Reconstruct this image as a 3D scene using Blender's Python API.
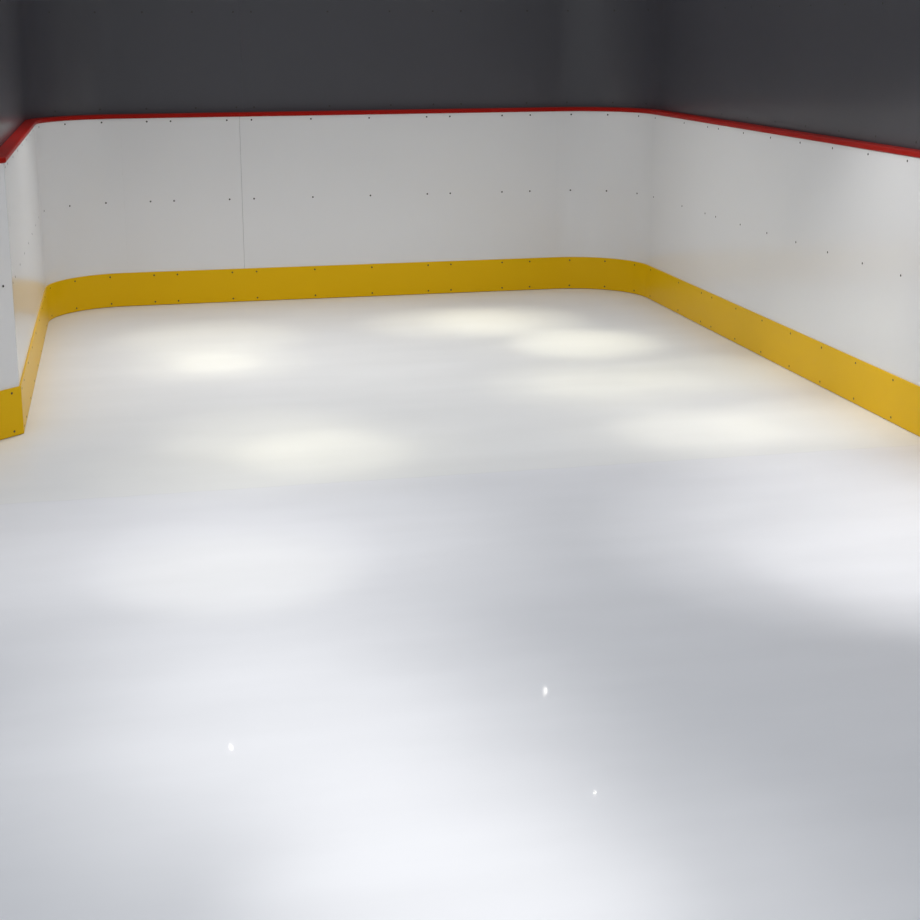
import bpy, bmesh, math
from mathutils import Matrix, Vector

C = bpy.context.scene
COL = C.collection
for o in list(bpy.data.objects):
    bpy.data.objects.remove(o)

# ------------------------------------------------------------ camera
cd = bpy.data.cameras.new('camera')
cam = bpy.data.objects.new('camera', cd)
COL.objects.link(cam)
C.camera = cam
F_PX, CX, CY, PITCH, YAW, ROLL, H_CAM = 1564.74, 455.98, 376.89, 0.2218, 0.2092, -0.005, 1.8012
fw = Vector((math.sin(YAW) * math.cos(PITCH), math.cos(YAW) * math.cos(PITCH), -math.sin(PITCH)))
rt = Vector((math.cos(YAW), -math.sin(YAW), 0))
up = rt.cross(fw)
rt2 = rt * math.cos(ROLL) + up * math.sin(ROLL)
up2 = up * math.cos(ROLL) - rt * math.sin(ROLL)
M = Matrix((rt2, up2, -fw)).transposed().to_4x4()
M.translation = Vector((0, 0, H_CAM))
cam.matrix_world = M
cd.sensor_fit = 'HORIZONTAL'
cd.sensor_width = 36
cd.lens = F_PX / 920 * 36
cd.shift_x = (460 - CX) / 920
cd.shift_y = (CY - 460) / 920
cd.clip_start = 0.05

# ------------------------------------------------------------ world
w = bpy.data.worlds.new('world')
C.world = w
w.use_nodes = True
bg = w.node_tree.nodes['Background']
bg.inputs['Color'].default_value = (0.936, 0.976, 1.000, 1)
bg.inputs['Strength'].default_value = 0.782
# soft ambient light of the hall, dimmer towards the horizon
_nt = w.node_tree
_tc = _nt.nodes.new('ShaderNodeTexCoord')
_sp = _nt.nodes.new('ShaderNodeSeparateXYZ')
_mr = _nt.nodes.new('ShaderNodeMapRange')
_mr.interpolation_type = 'SMOOTHSTEP'
_mr.inputs['From Min'].default_value = -0.05
_mr.inputs['From Max'].default_value = 0.7
_mr.inputs['To Min'].default_value = 0.26
_mr.inputs['To Max'].default_value = 1.0
_vm = _nt.nodes.new('ShaderNodeVectorMath')
_vm.operation = 'SCALE'
_vm.inputs[0].default_value = bg.inputs['Color'].default_value[:3]
_nt.links.new(_tc.outputs['Generated'], _sp.inputs[0])
_nt.links.new(_sp.outputs['Z'], _mr.inputs['Value'])
_nt.links.new(_mr.outputs['Result'], _vm.inputs['Scale'])
_nt.links.new(_vm.outputs['Vector'], bg.inputs['Color'])

# ------------------------------------------------------------ exposure
vs = C.view_settings
vs.view_transform = 'Standard'
vs.look = 'None'
vs.exposure = 0.0
vs.gamma = 1.0
vs.use_curve_mapping = False

# ------------------------------------------------------------ ceiling downlights, plus added fill spots
LAMPS = [  # x, y, z, watts, cone degrees, blend, colour, aim x, aim y, lens radius
    (0.450, 9.150, 2.32, 46.7, 34, 1.00, (1.0, 0.96, 0.7), 0.45, 9.15, 0.022),
    (0.458, 8.550, 2.32, 71.4, 120, 1.00, (1.0, 0.99, 0.95), 0.45, 8.45, 0.022),
    (0.458, 8.550, 2.32, 40.9, 16, 1.00, (1.0, 0.96, 0.7), 0.45, 8.45, 0.022),
    (0.458, 8.550, 2.32, 39.2, 30, 1.00, (1.0, 0.96, 0.7), 0.45, 8.45, 0.022),
    (0.458, 8.550, 2.32, 6.6, 46, 1.00, (1.0, 0.99, 0.95), 0.45, 8.45, 0.022),
    (0.800, 6.550, 2.32, 16.0, 120, 1.00, (1.0, 0.99, 0.95), 0.80, 6.50, 0.022),
    (0.800, 6.550, 2.32, 44.1, 24, 1.00, (1.0, 0.96, 0.7), 0.80, 6.50, 0.022),
    (0.800, 6.550, 2.32, 22.4, 40, 1.00, (1.0, 0.96, 0.7), 0.80, 6.50, 0.022),
    (0.550, 6.900, 2.32, 26.8, 30, 1.00, (1.0, 0.96, 0.7), 0.55, 6.90, 0.022),
    (0.250, 6.350, 2.32, 16.2, 30, 1.00, (1.0, 0.96, 0.7), 0.25, 6.35, 0.022),
    (0.300, 5.200, 2.32, 14.2, 120, 1.00, (1.0, 1.0, 1.0), 0.30, 5.20, 0.022),
    (0.300, 5.200, 2.32, 15.2, 30, 0.60, (1.0, 0.99, 0.95), 0.30, 5.20, 0.022),
    (0.300, 5.200, 2.32, 56.4, 60, 1.00, (1.0, 0.99, 0.95), 0.30, 5.20, 0.022),
    (0.300, 5.050, 2.32, 22.0, 26, 1.00, (1.0, 0.96, 0.7), 0.30, 5.05, 0.022),
    (0.350, 3.850, 2.32, 26.5, 30, 1.00, (1.0, 0.99, 0.95), 0.35, 3.85, 0.022),
    (0.350, 3.850, 2.32, 60.7, 50, 1.00, (1.0, 0.99, 0.95), 0.35, 3.85, 0.022),
    (0.650, 3.100, 2.32, 33.0, 30, 1.00, (1.0, 0.99, 0.95), 0.65, 3.10, 0.022),
    (0.650, 3.100, 2.32, 23.9, 50, 1.00, (1.0, 0.99, 0.95), 0.65, 3.10, 0.022),
    (0.950, 2.600, 2.32, 6.9, 30, 1.00, (1.0, 0.99, 0.95), 0.95, 2.60, 0.022),
    (0.950, 2.600, 2.32, 17.3, 50, 1.00, (1.0, 0.99, 0.95), 0.95, 2.60, 0.022),
    (0.600, 2.780, 2.32, 39.6, 30, 1.00, (1.0, 0.99, 0.95), 0.60, 2.78, 0.022),
    (2.000, 9.350, 2.32, 55.4, 32, 1.00, (1.0, 0.96, 0.7), 1.95, 9.30, 0.022),
    (2.300, 9.300, 2.32, 61.4, 30, 1.00, (1.0, 0.96, 0.7), 2.30, 9.30, 0.022),
    (2.457, 8.907, 2.32, 87.8, 26, 1.00, (1.0, 0.96, 0.7), 2.56, 8.50, 0.022),
    (2.457, 8.907, 2.32, 22.9, 40, 1.00, (1.0, 0.96, 0.7), 2.56, 8.50, 0.022),
    (2.370, 7.548, 2.32, 26.5, 20, 1.00, (1.0, 0.96, 0.7), 2.32, 7.50, 0.022),
    (2.370, 7.548, 2.32, 43.7, 34, 1.00, (1.0, 0.96, 0.7), 2.32, 7.50, 0.022),
    (2.550, 6.500, 2.32, 33.5, 24, 1.00, (1.0, 0.96, 0.7), 2.50, 6.50, 0.022),
    (2.550, 6.500, 2.32, 16.3, 40, 1.00, (1.0, 0.96, 0.7), 2.50, 6.50, 0.022),
    (2.550, 6.500, 2.32, 22.1, 60, 1.00, (1.0, 0.99, 0.95), 2.50, 6.50, 0.022),
    (2.650, 4.950, 2.32, 30.8, 40, 0.60, (1.0, 0.99, 0.95), 2.65, 4.95, 0.022),
    (2.650, 4.950, 2.32, 50.9, 55, 0.60, (1.0, 0.99, 0.95), 2.65, 4.95, 0.022),
    (2.850, 4.600, 2.32, 11.7, 30, 0.60, (1.0, 0.99, 0.95), 2.85, 4.60, 0.022),
    (2.850, 4.600, 2.32, 30.5, 44, 0.60, (1.0, 0.99, 0.95), 2.85, 4.60, 0.022),
    (1.500, 6.400, 2.32, 14.8, 130, 1.00, (1.0, 0.99, 0.95), 1.50, 6.40, 0.022),  # added wide fill over mid rink, lifts the walls; no fixture of its own
    (1.950, 8.600, 2.32, 44.9, 120, 1.00, (1.0, 0.99, 0.95), 1.95, 8.60, 0.022),  # added wide fill for the far boards and walls
    (2.900, 6.600, 2.32, 31.5, 30, 1.00, (1.0, 0.96, 0.7), 3.10, 6.50, 0.022),  # added spot, brightens the yellow kick plate on the right
    (2.900, 7.600, 2.32, 44.9, 30, 1.00, (1.0, 0.96, 0.7), 3.00, 7.60, 0.022),  # added spot, more light along the right side
    (2.300, 6.400, 2.32, 50.3, 70, 1.00, (1.0, 0.99, 0.95), 3.40, 6.40, 0.022),  # added fill aimed sideways at the right boards
]
for (x, y, z, watts, cone, bl, col, ax, ay, rad) in LAMPS:
    ld = bpy.data.lights.new('downlight_and_fill', 'SPOT')
    ld.energy = watts
    ld.spot_size = math.radians(cone)
    ld.spot_blend = bl
    ld.color = col
    ld.shadow_soft_size = rad
    lo = bpy.data.objects.new('downlight_and_fill', ld)
    COL.objects.link(lo)
    lo.location = (x, y, z)
    lo.rotation_euler = (Vector((ax, ay, 0)) - Vector((x, y, z))).to_track_quat('-Z', 'Y').to_euler()

# bare bulbs of the three far downlights, seen mirrored in the ice
for (x, y, z, watts, rad) in ((2.457, 8.907, 2.32, 1.8, 0.014), (0.458, 8.550, 2.32, 0.9, 0.012), (2.370, 7.548, 2.32, 0.4, 0.009)):
    ld = bpy.data.lights.new('bulb', 'POINT')
    ld.energy = watts
    ld.color = (1.0, 0.95, 0.85)
    ld.shadow_soft_size = rad
    lo = bpy.data.objects.new('bulb', ld)
    COL.objects.link(lo)
    lo.location = (x, y, z)


# ------------------------------------------------------------ materials
def mat(name, color, rough, ior=1.5, spec=0.5, bump=0.0, bscale=40, var=0.0, vscale=2.0, rvar=0.0):
    m = bpy.data.materials.new(name)
    m.use_nodes = True
    nt = m.node_tree
    b = nt.nodes['Principled BSDF']
    b.inputs['Roughness'].default_value = rough
    b.inputs['IOR'].default_value = ior
    b.inputs['Specular IOR Level'].default_value = spec
    b.inputs['Base Color'].default_value = (*color, 1)
    tc = nt.nodes.new('ShaderNodeTexCoord')
    if var > 0:
        n = nt.nodes.new('ShaderNodeTexNoise')
        n.inputs['Scale'].default_value = vscale
        n.inputs['Detail'].default_value = 4
        nt.links.new(tc.outputs['Object'], n.inputs['Vector'])
        mx = nt.nodes.new('ShaderNodeMix')
        mx.data_type = 'RGBA'
        mx.inputs['A'].default_value = (*[c * (1 - var) for c in color], 1)
        mx.inputs['B'].default_value = (*[min(1, c * (1 + var)) for c in color], 1)
        nt.links.new(n.outputs['Fac'], mx.inputs['Factor'])
        nt.links.new(mx.outputs['Result'], b.inputs['Base Color'])
        if rvar > 0:
            mr = nt.nodes.new('ShaderNodeMapRange')
            mr.inputs['To Min'].default_value = rough - rvar
            mr.inputs['To Max'].default_value = rough + rvar
            nt.links.new(n.outputs['Fac'], mr.inputs['Value'])
            nt.links.new(mr.outputs['Result'], b.inputs['Roughness'])
    if bump > 0:
        n2 = nt.nodes.new('ShaderNodeTexNoise')
        n2.inputs['Scale'].default_value = bscale
        n2.inputs['Detail'].default_value = 3
        nt.links.new(tc.outputs['Object'], n2.inputs['Vector'])
        bp = nt.nodes.new('ShaderNodeBump')
        bp.inputs['Strength'].default_value = bump
        bp.inputs['Distance'].default_value = 0.002
        nt.links.new(n2.outputs['Fac'], bp.inputs['Height'])
        nt.links.new(bp.outputs['Normal'], b.inputs['Normal'])
    return m


M_WHITE = mat('white_board_plastic', (0.77, 0.765, 0.775), 0.17, spec=0.4, var=0.02, vscale=1.5, bump=0.05, bscale=8)
M_YELLOW = mat('yellow_kick_plastic', (0.79, 0.47, 0.004), 0.32, spec=0.10, var=0.03, vscale=3, bump=0.05, bscale=8)
M_RED = mat('red_cap_plastic', (0.34, 0.010, 0.006), 0.40, spec=0.06, var=0.05)
M_DARK = mat('charcoal_panel_plastic', (0.049, 0.048, 0.059), 0.50, var=0.08, vscale=1.2, bump=0.06, bscale=8)
M_DARK.node_tree.nodes['Principled BSDF'].inputs['Coat Weight'].default_value = 0.55
M_DARK.node_tree.nodes['Principled BSDF'].inputs['Coat Roughness'].default_value = 0.18
M_SCREW = mat('black_screw_steel', (0.02, 0.018, 0.015), 0.5)
M_SCREW_B = mat('brown_screw_steel', (0.05, 0.03, 0.01), 0.5)


def ice_material():
    m = bpy.data.materials.new('synthetic_ice_plastic')
    m.use_nodes = True
    nt = m.node_tree
    N, L = nt.nodes, nt.links
    b = N['Principled BSDF']
    tc = N.new('ShaderNodeTexCoord')
    sep = N.new('ShaderNodeSeparateXYZ')
    L.new(tc.outputs['Object'], sep.inputs[0])

    def math_(op, a, bb=None, c=None):
        n = N.new('ShaderNodeMath')
        n.operation = op
        for i, v in enumerate((a, bb, c)):
            if v is None:
                continue
            if isinstance(v, (int, float)):
                n.inputs[i].default_value = v
            else:
                L.new(v, n.inputs[i])
        return n.outputs[0]
    # joint between two sheets, a slightly ragged line across the rink
    nz = N.new('ShaderNodeTexNoise')
    nz.inputs['Scale'].default_value = 9
    nz.inputs['Detail'].default_value = 5
    L.new(tc.outputs['Object'], nz.inputs['Vector'])
    wob = math_('MULTIPLY_ADD', nz.outputs['Fac'], 0.03, -0.015)
    yj = math_('ADD', sep.outputs['Y'], wob)
    side = N.new('ShaderNodeMapRange')
    side.inputs['From Min'].default_value = 6.02
    side.inputs['From Max'].default_value = 6.04
    L.new(yj, side.inputs['Value'])
    dj = math_('ABSOLUTE', math_('SUBTRACT', yj, 6.03))
    line = math_('LESS_THAN', dj, 0.006)
    # long soft scuffs
    mp = N.new('ShaderNodeMapping')
    mp.inputs['Scale'].default_value = (0.8, 2.6, 1)
    L.new(tc.outputs['Object'], mp.inputs['Vector'])
    n1 = N.new('ShaderNodeTexNoise')
    n1.inputs['Scale'].default_value = 1.6
    n1.inputs['Detail'].default_value = 6
    L.new(mp.outputs[0], n1.inputs['Vector'])
    mixs = N.new('ShaderNodeMix')
    mixs.data_type = 'RGBA'
    mixs.inputs['A'].default_value = (0.797, 0.796, 0.839, 1)
    mixs.inputs['B'].default_value = (0.808, 0.806, 0.817, 1)
    L.new(side.outputs[0], mixs.inputs['Factor'])
    mix2 = N.new('ShaderNodeMix')
    mix2.data_type = 'RGBA'
    mix2.blend_type = 'MULTIPLY'
    L.new(mixs.outputs['Result'], mix2.inputs['A'])
    mr = N.new('ShaderNodeMapRange')
    mr.inputs['From Min'].default_value = 0.3
    mr.inputs['From Max'].default_value = 0.7
    mr.inputs['To Min'].default_value = 0.975
    mr.inputs['To Max'].default_value = 1.02
    L.new(n1.outputs['Fac'], mr.inputs['Value'])
    dark = math_('MULTIPLY', math_('MULTIPLY', line, nz.outputs['Fac']), 0.07)
    fac = math_('SUBTRACT', mr.outputs[0], dark)
    cmb = N.new('ShaderNodeCombineColor')
    for i in range(3):
        L.new(fac, cmb.inputs[i])
    L.new(cmb.outputs[0], mix2.inputs['B'])
    mix2.inputs['Factor'].default_value = 1
    L.new(mix2.outputs['Result'], b.inputs['Base Color'])
    b.inputs['Roughness'].default_value = 0.40
    b.inputs['Specular IOR Level'].default_value = 0.5
    b.inputs['IOR'].default_value = 1.45
    b.inputs['Coat Weight'].default_value = 0.05
    b.inputs['Coat Roughness'].default_value = 0.03
    bp = N.new('ShaderNodeBump')
    bp.inputs['Strength'].default_value = 0.04
    bp.inputs['Distance'].default_value = 0.003
    n3 = N.new('ShaderNodeTexNoise')
    n3.inputs['Scale'].default_value = 14
    L.new(tc.outputs['Object'], n3.inputs['Vector'])
    L.new(n3.outputs['Fac'], bp.inputs['Height'])
    L.new(bp.outputs['Normal'], b.inputs['Normal'])
    return m


M_ICE = ice_material()

# ------------------------------------------------------------ plan of the rink's inner face
R = 0.5
XL, XR, YB = -0.49, 3.41, 10.37
YC = YB - R            # where the corners begin
Y0 = 7.115             # front end of the left side board
S1 = YC - Y0
ARC = math.pi / 2 * R
S2 = S1 + ARC
S3 = S2 + (XR - R) - (XL + R)
S4 = S3 + ARC


def plan(s):
    """point on the rink's inner face and its outward normal, s metres along"""
    if s < 0:
        q = math.sqrt(0.5)
        return Vector((XL + s * q, Y0 + s * q)), Vector((-q, q))
    if s < S1:
        return Vector((XL, Y0 + s)), Vector((-1, 0))
    if s < S2:
        a = (s - S1) / R
        n = Vector((-math.cos(a), math.sin(a)))
        return Vector((XL + R, YC)) + n * R, n
    if s < S3:
        return Vector((XL + R + s - S2, YB)), Vector((0, 1))
    if s < S4:
        a = (s - S3) / R
        n = Vector((math.sin(a), math.cos(a)))
        return Vector((XR - R, YC)) + n * R, n
    return Vector((XR, YC - (s - S4))), Vector((1, 0))


MITRE = Vector((-0.92388, 0.38268)) / math.cos(math.radians(22.5))


def stations(a, b):
    ss = [a]
    for k in (0, S1, S2, S3, S4):
        if a < k < b:
            ss.append(k)
    for lo in (S1, S3):
        n = 28
        for i in range(1, n):
            s = lo + ARC * i / n
            if a < s < b:
                ss.append(s)
    ss.append(b)
    return sorted(set(ss))


def sweep(name, a, b, profile, material, parent=None, inset=0.0, inset_b=None):
    """sweep a closed profile of (outward offset, z) along the plan"""
    if inset_b is None:
        inset_b = inset
    a2, b2 = a + inset, b - inset_b
    if abs(a) < 1e-6:
        a2 = 0.0
    if abs(b) < 1e-6:
        b2 = 0.0
    bm = bmesh.new()
    rings = []
    ss = stations(a2, b2)
    for i, s in enumerate(ss):
        p, n = plan(s)
        if abs(s) < 1e-9:
            n = MITRE
            p = Vector((XL, Y0)) + (Vector((0, 0.0006)) if i == 0 else Vector((-0.0005, -0.0005)))
        # the corner of the mitre belongs to both runs
        rings.append([bm.verts.new((p.x + n.x * o, p.y + n.y * o, z)) for o, z in profile])
    k = len(profile)
    for r0, r1 in zip(rings, rings[1:]):
        for j in range(k):
            bm.faces.new((r0[j], r0[(j + 1) % k], r1[(j + 1) % k], r1[j]))
    bm.faces.new(rings[0])
    bm.faces.new(list(reversed(rings[-1])))
    bmesh.ops.recalc_face_normals(bm, faces=bm.faces)
    me = bpy.data.meshes.new(name)
    bm.to_mesh(me)
    bm.free()
    me.materials.append(material)
    # smooth only along the curve
    for p in me.polygons:
        p.use_smooth = True
    try:
        me.set_sharp_from_angle(angle=math.radians(20))
    except Exception:
        pass
    o = bpy.data.objects.new(name, me)
    COL.objects.link(o)
    if parent:
        o.parent = parent
        o.matrix_parent_inverse = parent.matrix_world.inverted()
    return o


# ------------------------------------------------------------ screws
def screw_mesh(name, r, material):
    bm = bmesh.new()
    segs = 12
    rings = []
    for rr, zz in ((r, 0.0), (r, 0.0004), (r * 0.75, 0.0009), (r * 0.38, 0.0009), (r * 0.3, 0.0004)):
        rings.append([bm.verts.new((rr * math.cos(2 * math.pi * i / segs), rr * math.sin(2 * math.pi * i / segs), zz)) for i in range(segs)])
    for r0, r1 in zip(rings, rings[1:]):
        for i in range(segs):
            bm.faces.new((r0[i], r0[(i + 1) % segs], r1[(i + 1) % segs], r1[i]))
    bm.faces.new(rings[-1])
    bm.faces.new(list(reversed(rings[0])))
    me = bpy.data.meshes.new(name)
    bm.to_mesh(me)
    bm.free()
    me.materials.append(material)
    return me


SCREW = screw_mesh('screw', 0.0058, M_SCREW)
SCREW_K = screw_mesh('screw_brown', 0.0056, M_SCREW_B)


def screw(s, off, z, parent, me):
    p, n = plan(s)
    o = bpy.data.objects.new('screw', me)
    COL.objects.link(o)
    loc = Vector((p.x + n.x * (off - 0.0002), p.y + n.y * (off - 0.0002), z))
    q = Vector((-n.x, -n.y, 0)).to_track_quat('Z', 'Y')
    mw = Matrix.Translation(loc) @ q.to_matrix().to_4x4()
    o.parent = parent
    o.matrix_parent_inverse = Matrix.Identity(4)
    o.matrix_local = parent.matrix_world.inverted() @ mw
    return o


# ------------------------------------------------------------ floor and dark walls
def structure(o):
    o['kind'] = 'structure'
    return o


bm = bmesh.new()
bmesh.ops.create_cube(bm, size=1)
bmesh.ops.scale(bm, vec=(7.0, 13.5, 0.05), verts=bm.verts)
bmesh.ops.translate(bm, vec=(1.0, 4.25, -0.025), verts=bm.verts)
me = bpy.data.meshes.new('floor')
bm.to_mesh(me)
bm.free()
me.materials.append(M_ICE)
fl = bpy.data.objects.new('floor', me)
COL.objects.link(fl)
structure(fl)

D0, D1, ZT = 0.064, 0.11, 2.60
SEAM = S2 + (0.77 - (XL + R))           # the thin vertical seam in the far wall
S_MID_L, S_MID_R = S1 + ARC * 0.5, S3 + ARC * 0.5
DARK_PROFILE = [(D0, 0.0), (D1, 0.0), (D1, ZT), (D0, ZT)]
wl = structure(sweep('wall_left', -2.6, S1, DARK_PROFILE, M_DARK, inset=0.0))
wb = structure(sweep('wall_back', S1, SEAM + 0.03, DARK_PROFILE, M_DARK, inset_b=0.0003))
wb2 = structure(sweep('wall_back', SEAM + 0.03, S4, DARK_PROFILE, M_DARK, inset=0.0003, inset_b=0.0))
wr = structure(sweep('wall_right', S4, S4 + 9.9, DARK_PROFILE, M_DARK, inset=0.0))
bpy.context.view_layer.update()


def sx(x):
    """distance along the plan for an x on the far wall"""
    return S2 + (x - (XL + R))


# screw columns along the plan, read off the double and single rows of the photograph
COLS_BACK = [3.172, 3.424] + [sx(v) for v in (0.177, 0.328, 0.688, 0.848, 1.237, 1.624, 2.012, 2.170, 2.530, 2.726)] + [sx(2.88) + 0.13]
COLS_CR = [6.789, 7.044, 7.285]
COLS_L = [s for s in (0.055, 0.228, 0.615, 1.00, 1.256 + 0.13, 1.77, 2.16, 2.55, 2.89)]
COLS_R = [7.826, 8.226, 8.40] + [8.40 + 0.3793 * i for i in range(1, 17)]
ALL = sorted(COLS_BACK + COLS_CR + COLS_L + COLS_R)
COLS_D = [-0.16] + COLS_L
# dark wall screws: a row just above the cap and a row at 1.885 m
dark_back = [3.15, 3.43] + [sx(v) for v in (0.18, 0.495, 0.757, 0.872, 1.37, 1.78, 2.07, 2.26, 2.715, 2.987)] + [6.80, 7.05]
for s in dark_back:
    root = wb if s < SEAM + 0.02 else wb2
    for z in (1.277, 1.885):
        screw(s, D0, z, root, SCREW)
for i in range(13):
    for z in (1.277, 1.885):
        screw(8.30 + 0.39 * i, D0, z, wr, SCREW)

# ------------------------------------------------------------ dasher boards
H, HK = 1.22, 0.222
FACING = [(0.008, 0.004), (0.058, 0.004), (0.058, H), (0.008, H)]
KICK = [(0.0, 0.003), (0.0078, 0.003), (0.0078, HK), (0.002, HK), (0.0, HK - 0.002)]
CAP = [(-0.001, H + 0.004), (0.003, H), (0.062, H), (0.062, H + 0.026), (0.004, H + 0.026), (-0.001, H + 0.021)]
ROWS_W = (1.198, 0.684)
ROWS_K = (0.200, 0.024)


def board(a, b, label, cols, ga=0.00005, gb=0.00005):
    root = bpy.data.objects.new('dasher_board', None)
    COL.objects.link(root)
    p, n = plan((a + b) / 2)
    root.location = (p.x + n.x * 0.03, p.y + n.y * 0.03, 0)
    root.rotation_euler = (0, 0, math.atan2(n.y, n.x) - math.pi / 2)
    root.empty_display_size = 0.1
    root['label'] = label
    root['category'] = 'rink board'
    root['group'] = 'rink boards with yellow kick plates'
    bpy.context.view_layer.update()
    sweep('facing', a, b, FACING, M_WHITE, root, ga, gb)
    sweep('kick_plate', a, b, KICK, M_YELLOW, root, 0.00002, 0.00002)
    sweep('cap_rail', a, b, CAP, M_RED, root, 0.0002, 0.0002)
    for s in cols:
        if not (a + 0.02 < s < b - 0.02):
            continue
        for z in ROWS_W:
            screw(s, 0.008, z, root, SCREW)
        for z in ROWS_K:
            screw(s, 0.0, z, root, SCREW_K)
    return root


board(-1.9, 0.0, 'angled white rink board at the left edge, nearest on the left, with yellow kick plate', [-0.055, -0.44, -0.83, -1.21, -1.6])
board(0.0, S1, 'left side rink board seen edge-on, glossy and mirroring the yellow stripe', COLS_L)
board(S1, S2, 'curved white rink board rounding the far left corner of the rink', [s for s in ALL if S1 < s < S2])
board(S2, SEAM, 'short straight far-wall rink board left of the thin vertical seam', COLS_BACK, 0.00005, 0.0007)
board(SEAM, S3, 'long straight far-wall rink board right of the thin vertical seam', COLS_BACK, 0.0007, 0.00005)
board(S3, S4, 'curved white rink board rounding the far right corner of the rink', COLS_BACK + COLS_CR)
JR = 8.313
board(S4, JR, 'short right side rink board next to the curved far right corner', COLS_CR + COLS_R)
board(JR, JR + 6.3, 'long right side rink board running to the right edge of the picture', COLS_R)
